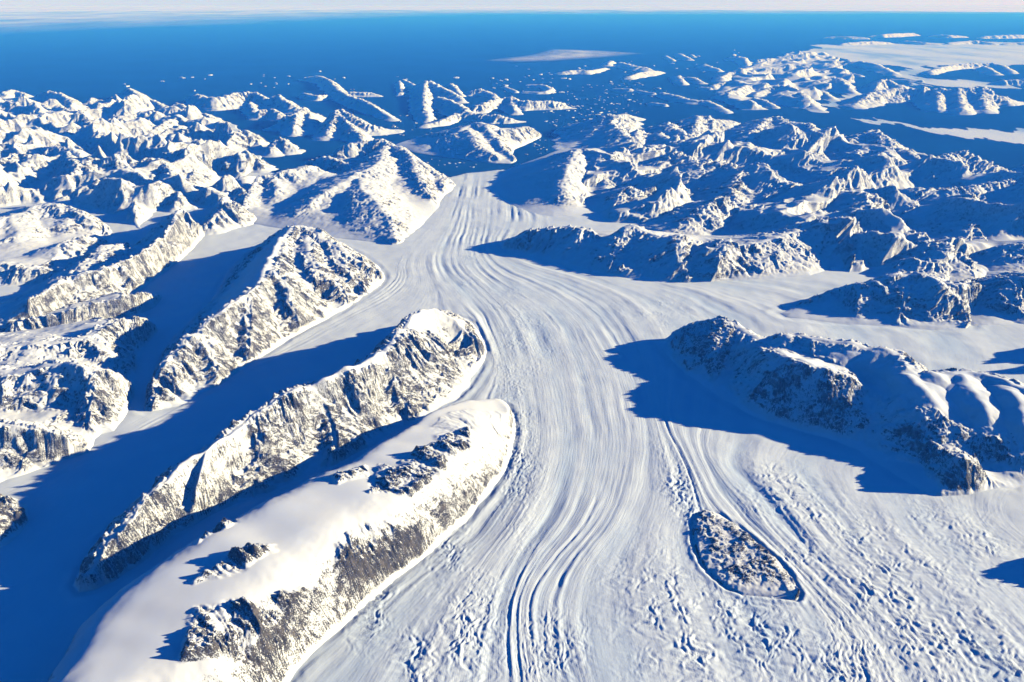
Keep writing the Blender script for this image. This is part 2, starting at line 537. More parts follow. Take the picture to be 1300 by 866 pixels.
# ------------------------------------------------------------------ mountains surveyed from the photograph
M = build_mountain
M("dome_ridge", "broad smooth snow dome with brown rock bands, nearest ridge beside the main glacier", "ridge",
  [[(100, 930, 9.5), (165, 810, 10.5), (220, 756, 11.5), (298, 696, 11.5), (370, 656, 11), (438, 616, 10.5), (490, 590, 9.5), (543, 536, 8), (591, 518, 6), (635, 521, 3.5)]],
  foot=[(10, 980), (80, 850), (118, 800), (200, 752), (300, 692), (400, 640), (470, 602), (540, 552), (590, 520), (640, 508), (656, 535), (647, 590), (610, 640), (560, 690), (490, 745), (430, 797), (360, 868), (300, 960)],
  power=-4.0, round_=1.5, soft=True, carve=0.13, rough=0.04,
  outcrops=[[(255, 785, 6), (300, 748, 6), (350, 728, 6), (352, 745, 5), (300, 778, 5)], [(425, 770, 3), (430, 725, 5), (470, 690, 6), (530, 670, 5), (540, 690, 3), (490, 735, 2)],
            [(240, 880, 4), (262, 820, 5), (330, 800, 5), (400, 770, 4), (390, 810, 2), (340, 866, 2)], [(470, 640, 7), (540, 590, 6), (600, 560, 4), (600, 590, 3), (530, 650, 4)],
            [(470, 650, 7), (480, 600, 9), (520, 615, 7), (520, 650, 5)], [0.15, (545, 545, 7), (600, 520, 6), (648, 530, 2), (645, 590, 1), (610, 640, 1), (540, 700, 1), (480, 750, 1), (480, 720, 3), (530, 650, 4), (560, 600, 5)], [(250, 690, 11), (300, 665, 11), (305, 675, 11), (255, 700, 11)], [(420, 612, 11), (460, 598, 10), (465, 612, 10), (430, 626, 10)]], key="dome")
M("serrated_ridge", "long serrated ridge with dark couloirs, between the snow dome and the shaded valley glacier", "ridge",
  [[(112, 738, 2.16), (140, 692, 5.4), (165, 655, 8.316), (215, 600, 10.692), (255, 570, 11.88), (300, 545, 11.88), (330, 520, 13.068), (390, 490, 14.256), (430, 475, 14.256), (480, 450, 14.256), (510, 420, 14.256), (545, 390, 13.068), (575, 402, 10.692), (600, 432, 5.4)],
   [(255, 572, 11.88), (250, 610, 8.316), (240, 650, 3.24)], [(330, 522, 13.068), (330, 570, 7.128), (325, 615, 2.16)], [(480, 452, 13.068), (505, 490, 7.128), (520, 520, 2.16)], [(165, 657, 7.128), (190, 670, 4.32), (205, 685, 1.08)], [(395, 492, 13.068), (420, 540, 5.4), (425, 575, 2.16)]],
  foot=[(95, 742), (120, 690), (165, 650), (230, 600), (300, 560), (380, 512), (450, 472), (500, 428), (522, 410), (555, 402), (590, 402), (606, 415), (618, 440), (613, 465), (590, 500), (540, 527), (480, 562), (400, 602), (320, 634), (235, 668), (160, 732), (105, 756)],
  power=1.1, carve=0.13, round_=0.9, rockbias=0.05, ribl=4.0, ribk=2.6, calm=[[(205, 605, 10.71), (255, 560, 11.9), (310, 535, 13.09), (320, 545, 11.9), (265, 590, 10.71), (225, 625, 8.33)], [(390, 485, 14.28), (480, 445, 14.28), (490, 455, 13.09), (400, 500, 13.09)], [(515, 420, 14), (545, 388, 13), (585, 395, 11), (590, 420, 8), (550, 420, 11)]], key="serrated")
M("rocky_massif", "tall rocky massif with a snow shoulder, above the curved moraine bands of the left tributary", "mountain",
  [[(190, 517, 1), (198, 480, 5), (215, 455, 8), (250, 420, 11), (280, 395, 13), (320, 375, 14), (340, 330, 14), (365, 290, 15), (390, 288, 14), (420, 310, 12), (455, 330, 8), (480, 347, 3)],
   [(340, 345, 14), (365, 362, 12), (372, 395, 7), (380, 418, 2)], [(390, 300, 13), (395, 340, 11), (420, 350, 8), (440, 380, 2)], [(250, 425, 10), (270, 450, 6), (280, 480, 2)], [(320, 380, 13), (315, 420, 7), (320, 450, 2)], [(420, 312, 11), (440, 345, 7), (460, 365, 2)]],
  foot=[(180, 522), (188, 485), (205, 445), (235, 412), (270, 380), (285, 350), (305, 325), (340, 306), (390, 302), (430, 310), (462, 324), (487, 343), (490, 358), (466, 376), (430, 399), (380, 422), (325, 457), (280, 488), (240, 510), (190, 524)],
  power=1.05, carve=0.13, round_=1.0, rockbias=0.05, ribl=4.6, ribk=2.4, calm=[[(290, 350, 9), (345, 300, 12), (375, 285, 15), (350, 330, 13), (330, 365, 13), (290, 385, 11), (255, 415, 10), (235, 425, 8)]], key="massif")
M("corrie_mountain", "snowy mountain hollowed by blue shaded corries, at the left edge above the shaded valley glacier", "mountain",
  [[(-60, 540, 9), (20, 540, 9), (60, 542, 8), (100, 562, 4), (118, 575, 1)], [(-40, 470, 10), (30, 472, 10), (70, 462, 11), (110, 467, 11), (150, 475, 8), (166, 492, 3)],
   [(70, 464, 11), (62, 500, 7), (60, 520, 4)], [(118, 470, 10), (112, 500, 7), (108, 540, 2)],
   [(-40, 445, 9), (40, 437, 9), (80, 437, 8), (115, 430, 8), (140, 448, 6), (168, 466, 1)], [(105, 430, 8), (140, 412, 8), (180, 404, 7), (198, 416, 2)], [(20, 545, 8), (30, 570, 4), (35, 590, 1)]],
  foot=[(-110, 420), (0, 418), (90, 408), (150, 398), (190, 398), (204, 415), (185, 440), (172, 468), (172, 500), (155, 545), (120, 553), (118, 575), (90, 580), (40, 600), (0, 614), (-110, 665)],
  power=1.0, carve=0.13, round_=0.9, key="corrie")
M("diagonal_ridge", "long diagonal ridge with a pyramid summit, sloping up from the left edge to a lit side glacier", "ridge",
  [[(-60, 432, 6), (0, 407, 8), (50, 377, 9), (90, 352, 10), (150, 336, 10), (190, 320, 10), (215, 290, 12), (228, 262, 13), (245, 283, 9), (262, 292, 2.5)], [(108, 338, 6), (135, 308, 9), (160, 320, 6)],
   [(90, 355, 9), (100, 380, 4), (104, 395, 1)], [(155, 340, 9), (165, 360, 4)], [(205, 310, 10), (220, 318, 5), (232, 318, 2)]],
  foot=[(-90, 410), (0, 388), (60, 352), (100, 330), (125, 322), (165, 318), (185, 300), (205, 280), (228, 275), (255, 280), (266, 292), (250, 310), (238, 322), (210, 347), (170, 373), (150, 387), (100, 402), (0, 428), (-90, 450)],
  power=1.05, carve=0.13, key="diagonal")
M("low_shelf", "low pale snow shelf ending in a small rocky nose, below the long diagonal ridge", "ridge",
  [[(20, 412, 4), (60, 402, 5), (100, 393, 6), (150, 378, 7), (190, 372, 6), (207, 374, 2)]],
  foot=[(-20, 420), (60, 395), (120, 378), (180, 368), (212, 372), (190, 396), (130, 412), (60, 425), (0, 435)], power=0.8, carve=0.13, key="shelf")
M("snowy_hill", "broad snowy mountain with two blue hollows, at the left edge above a bright snowfield", "mountain",
  [[(-50, 290, 10), (20, 274, 9), (50, 259, 11), (80, 260, 11), (110, 276, 8), (138, 290, 2)], [(80, 311, 6), (112, 301, 6), (126, 307, 2)], [(15, 278, 9), (25, 300, 6), (30, 318, 3)], [(80, 264, 10), (85, 285, 6), (80, 300, 3)], [(-40, 335, 6), (20, 335, 5), (60, 345, 4), (95, 340, 2)]],
  foot=[(-90, 285), (-20, 275), (30, 268), (80, 266), (120, 276), (146, 292), (136, 318), (110, 345), (70, 358), (0, 366), (-90, 372)], power=0.95, carve=0.13, key="hill")
M("headland_massif", "rugged snow massif that narrows to a lit headland beside the neck of the glacier", "mountain",
  [[(310, 262, 4), (325, 226, 9), (345, 222, 10), (380, 214, 11), (400, 212, 10), (412, 222, 4)], [(398, 256, 7), (420, 240, 10), (450, 222, 11), (480, 212, 12), (492, 182, 11), (512, 190, 13), (532, 205, 10), (560, 225, 4), (577, 234, 1)],
   [(455, 228, 11), (462, 245, 10), (482, 262, 8), (498, 288, 4), (505, 310, 1)], [(522, 198, 12), (530, 225, 9), (548, 250, 3)], [(345, 225, 9), (352, 245, 6), (345, 258, 3)], [(420, 242, 9), (412, 262, 5)], [(560, 228, 4), (562, 240, 2)]],
  foot=[(290, 280), (312, 248), (335, 232), (400, 224), (440, 212), (475, 196), (500, 192), (540, 212), (575, 229), (580, 238), (559, 252), (557, 266), (532, 290), (507, 314), (470, 307), (405, 301), (345, 288)],
  power=1.05, carve=0.2, ribk=1.3, rough=1.5, key="headland")
M("shadowed_massif", "wide snow mountain in deep blue shade with sunlit crest tips, right of the neck of the glacier", "mountain",
  [[(640, 312, 2), (668, 295, 6), (690, 291, 8), (725, 290, 9), (745, 291, 10), (764, 305, 5)], [(764, 302, 6), (780, 305, 8), (792, 288, 12), (800, 286, 12), (820, 292, 11), (838, 302, 10), (848, 303, 11), (868, 297, 12), (880, 312, 8), (905, 318, 9), (926, 304, 11), (935, 315, 7), (960, 310, 8), (1000, 295, 9), (1040, 290, 8)],
   [(792, 290, 11), (783, 310, 8), (778, 325, 5)], [(858, 305, 11), (863, 332, 6), (867, 356, 1)], [(920, 312, 10), (908, 342, 5), (900, 356, 1)]],
  foot=[(630, 308), (680, 296), (740, 292), (820, 292), (900, 300), (980, 300), (1060, 296), (1070, 330), (1040, 350), (1000, 353), (930, 356), (867, 360), (800, 355), (740, 346), (690, 328), (640, 318)],
  power=1.0, carve=0.13, lean=0.5, key="shadowed")
M("blue_spur", "blue shaded spur with a bright narrow nose, alone on the snow between two arms of the right tributary", "ridge",
  [[(1020, 385, 2), (1060, 368, 5), (1100, 360, 8), (1150, 346, 11), (1175, 348, 11), (1190, 355, 11), (1206, 374, 7), (1222, 394, 3.5), (1229, 414, 0.6)], [(1190, 352, 10), (1215, 364, 9), (1235, 360, 8), (1262, 376, 1.5)], [(1150, 350, 10), (1145, 380, 6), (1140, 402, 2)]],
  foot=[(985, 398), (1060, 372), (1130, 355), (1200, 358), (1250, 364), (1272, 378), (1240, 392), (1234, 412), (1226, 419), (1150, 415), (1060, 410), (1000, 405)],
  power=0.95, carve=0.13, lean=0.4, key="spur")
M("domed_mountain", "long mountain with smooth glowing snow domes over dark blue cliffs, at the right edge", "mountain",
  [[(855, 425, 2), (872, 415, 5), (895, 409, 7.5), (925, 409, 8.5), (948, 425, 8.5), (975, 434, 9), (990, 440, 9), (1003, 425, 11), (1012, 424, 11), (1035, 434, 11), (1075, 435, 12), (1110, 443, 12), (1140, 455, 11), (1160, 478, 11), (1190, 478, 11), (1225, 473, 11), (1250, 474, 11), (1290, 490, 11), (1340, 505, 12), (1420, 520, 12)],
   [(985, 445, 10), (1000, 455, 11), (1040, 468, 11), (1075, 478, 10), (1100, 494, 7)], [(1160, 480, 11), (1186, 508, 10), (1200, 532, 7)], [(1222, 478, 11), (1245, 515, 10), (1253, 550, 6)], [(1285, 495, 11), (1300, 535, 9), (1310, 560, 6)],
   [(1188, 605, 1), (1213, 582, 5.5), (1232, 584, 5), (1244, 604, 1.5)], [(925, 412, 9), (905, 445, 6), (915, 475, 2)]],
  foot=[(835, 432), (872, 428), (930, 432), (1000, 442), (1080, 454), (1150, 472), (1200, 490), (1260, 494), (1330, 505), (1450, 530), (1450, 610), (1310, 612), (1245, 627), (1180, 630), (1140, 602), (1080, 566), (1010, 545), (960, 530), (900, 497), (862, 470), (838, 442)],
  power=-1.15, round_=1.0, ribk=1.1, rough=0.8, calm=[[(1035, 440, 11), (1140, 450, 12), (1175, 475, 11), (1240, 470, 11), (1340, 500, 12), (1345, 570, 8), (1250, 550, 7), (1190, 525, 8), (1150, 500, 10), (1090, 465, 11)], [(985, 440, 12), (1040, 462, 13), (1095, 480, 9), (1080, 470, 11), (1010, 440, 12)]], carve=0.13, rockbias=0.0,
  outcrops=[[(970, 470, 9), (1040, 478, 10), (1090, 500, 7), (1100, 545, 3), (1080, 555, 2), (1000, 520, 5), (950, 500, 5)], [(1125, 470, 11), (1150, 455, 11), (1165, 485, 9), (1140, 490, 8)],
            [(1110, 540, 5), (1180, 545, 5), (1280, 555, 6), (1300, 590, 2), (1200, 590, 3), (1130, 580, 2)], [(1185, 628, 1), (1213, 580, 5), (1244, 600, 2), (1240, 625, 1)], [(850, 430, 3), (925, 410, 8), (930, 440, 6), (905, 480, 3)]], key="domed")
M("hidden_shoulder", "mountain shoulder on the right whose blue shadow lies across the right tributary", "mountain",
  [[(1370, 420, 6), (1420, 412, 12), (1500, 410, 13)]], foot=[(1345, 440), (1380, 420), (1520, 405), (1600, 440), (1520, 470), (1390, 455)], power=0.9, carve=0.2, key="shoulder")
M("edge_knoll", "rocky knoll past the lower right edge whose shadow tip reaches onto the ice", "hill",
  [[(1335, 722, 1), (1350, 700, 4), (1400, 690, 5)]], foot=[(1325, 735), (1335, 705), (1400, 680), (1450, 720), (1400, 760), (1340, 750)], power=0.9, carve=0.2, key="knoll")
M("dark_buttress", "dark rock buttress in the shade at the left edge, across the shaded valley glacier from the serrated ridge", "cliff",
  [[(-120, 640, 9), (-50, 640, 7), (-5, 648, 5), (25, 655, 2)]], foot=[(-160, 660), (-60, 630), (0, 628), (38, 636), (36, 668), (0, 700), (-80, 730), (-160, 760)], power=0.8, carve=0.16, ribk=1.6, rockbias=0.35, key="buttress")
M("rock_island", "snow-speckled brown rock island poking through the glacier, ringed by a narrow moat", "nunatak",
  [[(897, 655, 0.35), (930, 678, 0.7), (965, 706, 0.8), (993, 736, 0.5), (1012, 756, 0.3)]],
  foot=[(879, 662), (892, 645), (920, 655), (960, 688), (1000, 724), (1020, 762), (985, 757), (930, 752), (900, 729), (881, 695)],
  power=0.55, carve=0.13, round_=0.5, warp=0.35, rough=0.8, rockbias=0.98, fine=3.6, kind="thing", key="island",
  outcrops=[[(879, 662, 1), (892, 645, 1), (920, 655, 1), (960, 688, 1), (1000, 724, 1), (1012, 752, 1), (985, 752, 1), (930, 748, 1), (900, 727, 1), (881, 695, 1)]])

M("shore_mountain", "dark mountain with a lit ragged top, rising right above the end of the glacier", "mountain",
  [[(690, 203, 5), (712, 195, 8), (735, 188, 12), (760, 194, 13), (780, 199, 12), (786, 191, 13), (791, 206, 8), (794, 222, 3)], [(735, 190, 12), (720, 208, 12), (738, 215, 10), (752, 230, 4)], [(720, 210, 12), (714, 237, 8), (712, 262, 2)], [(716, 238, 8), (740, 257, 1)], [(760, 197, 12), (768, 225, 7), (772, 250, 2)]],
  foot=[(622, 236), (640, 216), (680, 202), (720, 186), (780, 186), (812, 200), (815, 235), (790, 262), (750, 272), (712, 276), (670, 272), (640, 256)], power=1.15, carve=0.13, ribk=1.4, key="shore")

# mountains without a surveyed foot: the slopes run out on their own
RIGHT = [
 ("serrated_crest", "long snowy crest line in blue shade with lit notches, behind the wide shadowed mountain", "ridge",
  [[(838, 207, 6), (856, 194, 10), (875, 200, 9), (885, 214, 8), (890, 202, 9), (900, 212, 8), (912, 205, 10), (925, 208, 9), (938, 222, 8), (960, 230, 8), (1000, 233, 8), (1035, 241, 8), (1060, 246, 8), (1082, 245, 10), (1100, 260, 8), (1116, 276, 4)], [(938, 222, 8), (928, 235, 8), (934, 252, 4)], [(1108, 252, 9), (1130, 268, 3)], [(1095, 258, 8), (1110, 286, 3)], [(1060, 248, 7), (1075, 265, 4)]]),
 ("shaded_foothill", "blue shaded hills with a sunlit square rock face, right behind the wide shadowed mountain", "hill",
  [[(785, 252, 5), (798, 236, 8), (812, 252, 4)], [(822, 226, 8), (835, 222, 8), (846, 232, 4)], [(824, 242, 6), (826, 252, 3)], [(870, 280, 5), (895, 264, 8), (908, 254, 9), (922, 252, 10), (931, 268, 4)], [(940, 262, 6), (970, 265, 6), (1010, 268, 6), (1040, 275, 5)], [(1045, 305, 5), (1062, 282, 12), (1080, 284, 12), (1100, 305, 5)], [(1000, 290, 6), (1030, 284, 10), (1062, 282, 11)]]),
 ("lit_shoulder", "low mountain with broad sunlit snow slopes, beneath the right edge of the long crest line", "mountain",
  [[(1108, 300, 4), (1130, 296, 7), (1155, 298, 8), (1172, 312, 6), (1165, 330, 4)], [(1155, 300, 7), (1190, 310, 8), (1205, 318, 8), (1225, 332, 2)], [(1160, 332, 5), (1185, 338, 4)]]),
 ("edge_mountain", "blue shaded mountain at the right edge with lit notches above the right tributary", "mountain",
  [[(1245, 390, 2), (1270, 372, 6), (1300, 356, 9), (1350, 345, 10)], [(1262, 318, 3), (1275, 312, 6), (1300, 318, 6), (1340, 310, 7)], [(1230, 280, 7), (1238, 292, 5), (1252, 302, 1)]]),
 ("knobbly_mountain", "knobbly mountain with a curved sunlit rim, near the right edge before the frozen fjord", "mountain",
  [[(1055, 196, 5), (1085, 174, 10), (1105, 168, 12), (1125, 180, 10), (1145, 192, 8), (1165, 206, 7), (1190, 205, 10), (1215, 195, 11), (1240, 200, 10), (1265, 210, 7), (1288, 224, 2)], [(1105, 170, 11), (1120, 195, 6), (1128, 205, 3)], [(1192, 206, 9), (1198, 218, 4)], [(1150, 196, 8), (1160, 212, 4)]]),
 ("twin_slope_mountain", "blue mountain with two striped sunlit faces, left of the knobbly mountain", "mountain",
  [[(930, 186, 4), (955, 168, 8), (975, 148, 10), (1000, 155, 10), (1025, 159, 9), (1045, 170, 6), (1062, 179, 1)], [(1003, 160, 9), (1012, 178, 7), (1020, 198, 2)], [(1025, 160, 9), (1040, 182, 3)], [(955, 170, 7), (945, 195, 3)]]),
 ("broken_hill", "broken blue hills with small lit patches, below the right end of the knobbly mountain", "hill",
  [[(1165, 240, 6), (1200, 245, 6), (1240, 238, 8), (1280, 232, 9), (1320, 225, 10)], [(1225, 248, 7), (1228, 275, 4), (1236, 290, 1)], [(1285, 236, 8), (1292, 258, 3)], [(1060, 218, 6), (1100, 216, 6), (1130, 224, 5)], [(1030, 216, 5), (1045, 210, 6), (1060, 206, 5)], [(1140, 262, 5), (1180, 270, 5), (1215, 268, 4)], [(1180, 225, 5), (1210, 222, 5)]]),
 ("fjord_peak", "steep pyramid peak with a lit eastern face, above the fjord bend past the islands", "mountain",
  [[(740, 180, 3), (757, 166, 7), (768, 146, 12), (782, 152, 12), (797, 164, 6)], [(772, 152, 11), (785, 170, 9), (802, 180, 8), (812, 165, 9), (822, 172, 5)], [(782, 148, 9), (796, 146, 4)], [(802, 182, 8), (822, 192, 6), (836, 180, 9), (842, 194, 4)]]),
 ("toothed_ridge", "toothed ridge with bright fluted snow, right of the steep pyramid peak", "ridge",
  [[(834, 170, 9), (850, 182, 8), (876, 191, 2)], [(846, 157, 9), (860, 168, 8), (875, 176, 6), (882, 160, 9), (884, 146, 11), (900, 150, 10), (915, 152, 8), (930, 155, 5), (943, 159, 1)], [(900, 152, 9), (905, 165, 4)], [(862, 170, 7), (872, 184, 3)]]),
]
for nm, lb, ct, cr in RIGHT:
    M(nm, lb, ct, cr, width=2.5, power=1.05, carve=0.13, round_=0.5, lean=0.75)

LEFT = [
 ("bright_mound", "bright rounded mound beside the lit side glacier, right of the pyramid summit", "hill",
  [[(264, 284, 3), (280, 268, 6), (296, 258, 8), (308, 260, 7), (314, 276, 1)], [(285, 245, 3), (300, 238, 6), (310, 245, 6), (318, 252, 2)]]),
 ("fan_mountain", "pale mountain with fanned rock ribs, above the dark hollow on the left edge of the photo", "mountain",
  [[(83, 252, 2), (96, 218, 9), (112, 206, 10), (135, 206, 11), (152, 202, 12), (168, 203, 11), (178, 214, 6)], [(110, 208, 10), (125, 232, 7), (150, 225, 7), (185, 232, 5), (214, 252, 1)], [(100, 216, 9), (95, 235, 5), (84, 253, 1)], [(125, 232, 7), (130, 255, 2)], [(150, 204, 11), (155, 220, 6)]]),
 ("bowl_mountain", "mountain with two curved corries opening to a blue bowl, left of the headland massif", "mountain",
  [[(180, 206, 6), (188, 202, 11), (205, 203, 12), (220, 222, 8), (234, 234, 6), (250, 240, 5), (280, 245, 2)], [(215, 197, 8), (236, 192, 12), (258, 194, 11), (268, 208, 5)], [(240, 194, 11), (246, 215, 6), (240, 232, 5)], [(222, 240, 5), (232, 250, 5), (222, 262, 2)]]),
 ("square_mountain", "snowy mountain split by a dark wedge, at the left edge over a wide blue hollow", "mountain",
  [[(-30, 190, 8), (5, 182, 8), (25, 186, 8), (45, 190, 3)], [(-20, 215, 7), (15, 197, 9), (30, 195, 9), (42, 210, 6), (50, 222, 2)], [(15, 200, 8), (20, 225, 4)], [(58, 190, 7), (68, 188, 9), (80, 190, 9), (95, 206, 8), (100, 212, 8)], [(62, 192, 8), (60, 212, 3)], [(75, 192, 8), (78, 215, 3)]]),
 ("ribbed_mountain", "cream mountain with long dark ribs, in the middle of the crowded peaks on the left", "mountain",
  [[(98, 196, 3), (112, 182, 8), (130, 172, 11), (142, 175, 9), (152, 190, 4), (155, 198, 1)], [(108, 152, 9), (122, 162, 8), (138, 168, 6), (155, 180, 2)], [(130, 174, 10), (122, 195, 5)], [(84, 170, 5), (92, 162, 7), (100, 168, 3)]]),
 ("crowded_peaks", "crowd of small white peaks packed together at the far left coast", "mountain",
  [[(-20, 130, 6), (2, 127, 6), (20, 130, 5)], [(5, 117, 5), (18, 115, 5), (30, 119, 3)], [(30, 136, 6), (45, 130, 7), (60, 137, 6), (70, 150, 4)], [(50, 120, 7), (70, 117, 9), (85, 124, 7), (97, 132, 3)], [(115, 129, 7), (120, 124, 8), (130, 133, 3)], [(-10, 148, 6), (12, 142, 7), (22, 152, 5)], [(35, 142, 7), (50, 150, 7), (58, 165, 5), (62, 176, 1)], [(75, 135, 5), (85, 150, 4)], [(-15, 165, 6), (5, 160, 7), (18, 172, 3)], [(95, 135, 5), (100, 148, 2)], [(132, 130, 5), (142, 132, 5), (150, 142, 3)]]),
 ("coast_peak", "pointed white coastal peak with a long eastern slope, on the far left shore", "mountain",
  [[(160, 116, 5), (165, 113, 10), (175, 122, 9), (190, 126, 8), (205, 134, 6), (215, 140, 4)], [(172, 122, 8), (168, 138, 4)], [(218, 136, 6), (227, 130, 8), (240, 141, 6), (250, 150, 3)], [(180, 176, 1), (190, 166, 5), (205, 158, 7), (228, 150, 8), (240, 142, 6), (262, 146, 7), (278, 155, 5), (289, 163, 0.5)], [(140, 142, 5), (150, 148, 4)]]),
 ("corner_peak", "bright wedge of snow with a shaded western wall, between the coast peak and the inlet", "mountain",
  [[(225, 175, 4), (235, 165, 8), (248, 160, 9), (262, 165, 7), (280, 170, 3)], [(280, 196, 2), (292, 178, 7), (305, 166, 10), (316, 168, 9), (326, 178, 5), (331, 186, 1)], [(282, 210, 3), (298, 198, 9), (318, 195, 9), (327, 205, 5), (330, 216, 1)], [(250, 185, 5), (262, 178, 6), (275, 186, 4)]]),
 ("rounded_hill", "small rounded sunlit hill by the dark inlet on the left", "hill",
  [[(344, 190, 3), (350, 178, 6), (357, 176, 7), (368, 183, 5), (377, 191, 0.6)]]),
 ("inlet_range", "wide range with a blue shaded wall and a lit crest, behind the dark inlet on the left", "ridge",
  [[(250, 121, 5), (265, 126, 8), (290, 122, 9), (310, 118, 9), (325, 118, 9), (335, 124, 7), (342, 131, 4), (350, 120, 9), (362, 128, 8), (379, 138, 3)], [(318, 132, 5), (325, 145, 2)], [(352, 158, 3), (358, 150, 7), (372, 147, 8), (386, 136, 10), (396, 144, 6), (406, 148, 2)], [(374, 148, 8), (374, 165, 3)], [(394, 145, 7), (395, 165, 2)], [(328, 142, 5), (345, 138, 6), (355, 145, 4)]]),
 ("fjord_side_mountain", "pointed mountain with a long smooth lit eastern slope, beside the fjord left of the island", "mountain",
  [[(416, 172, 2), (423, 152, 8), (432, 137, 12), (446, 150, 9), (470, 160, 5), (499, 166, 0.6)], [(428, 146, 9), (450, 165, 5), (460, 178, 2)], [(424, 196, 2), (440, 186, 7), (455, 182, 8), (475, 178, 9), (492, 180, 9), (500, 194, 5)], [(396, 206, 4), (410, 200, 7), (430, 205, 7), (446, 212, 5)]]),
 ("outer_cape", "far snowy cape with a thin lit crest, at the mouth of the fjord", "ridge",
  [[(388, 99, 3), (400, 97, 5), (412, 99, 5), (421, 104, 7), (425, 110, 5), (440, 122, 5), (462, 128, 6), (480, 138, 4), (499, 152, 0.5)], [(386, 119, 3), (400, 122, 4), (415, 122, 2)], [(440, 118, 3), (465, 118, 3), (482, 121, 1)]]),
]
for nm, lb, ct, cr in LEFT:
    cr = [[(a, b, c * 1.12) for a, b, c in l] for l in cr]
    M(nm, lb, ct, cr, width=1.5, power=1.1, carve=0.13, round_=0.5)

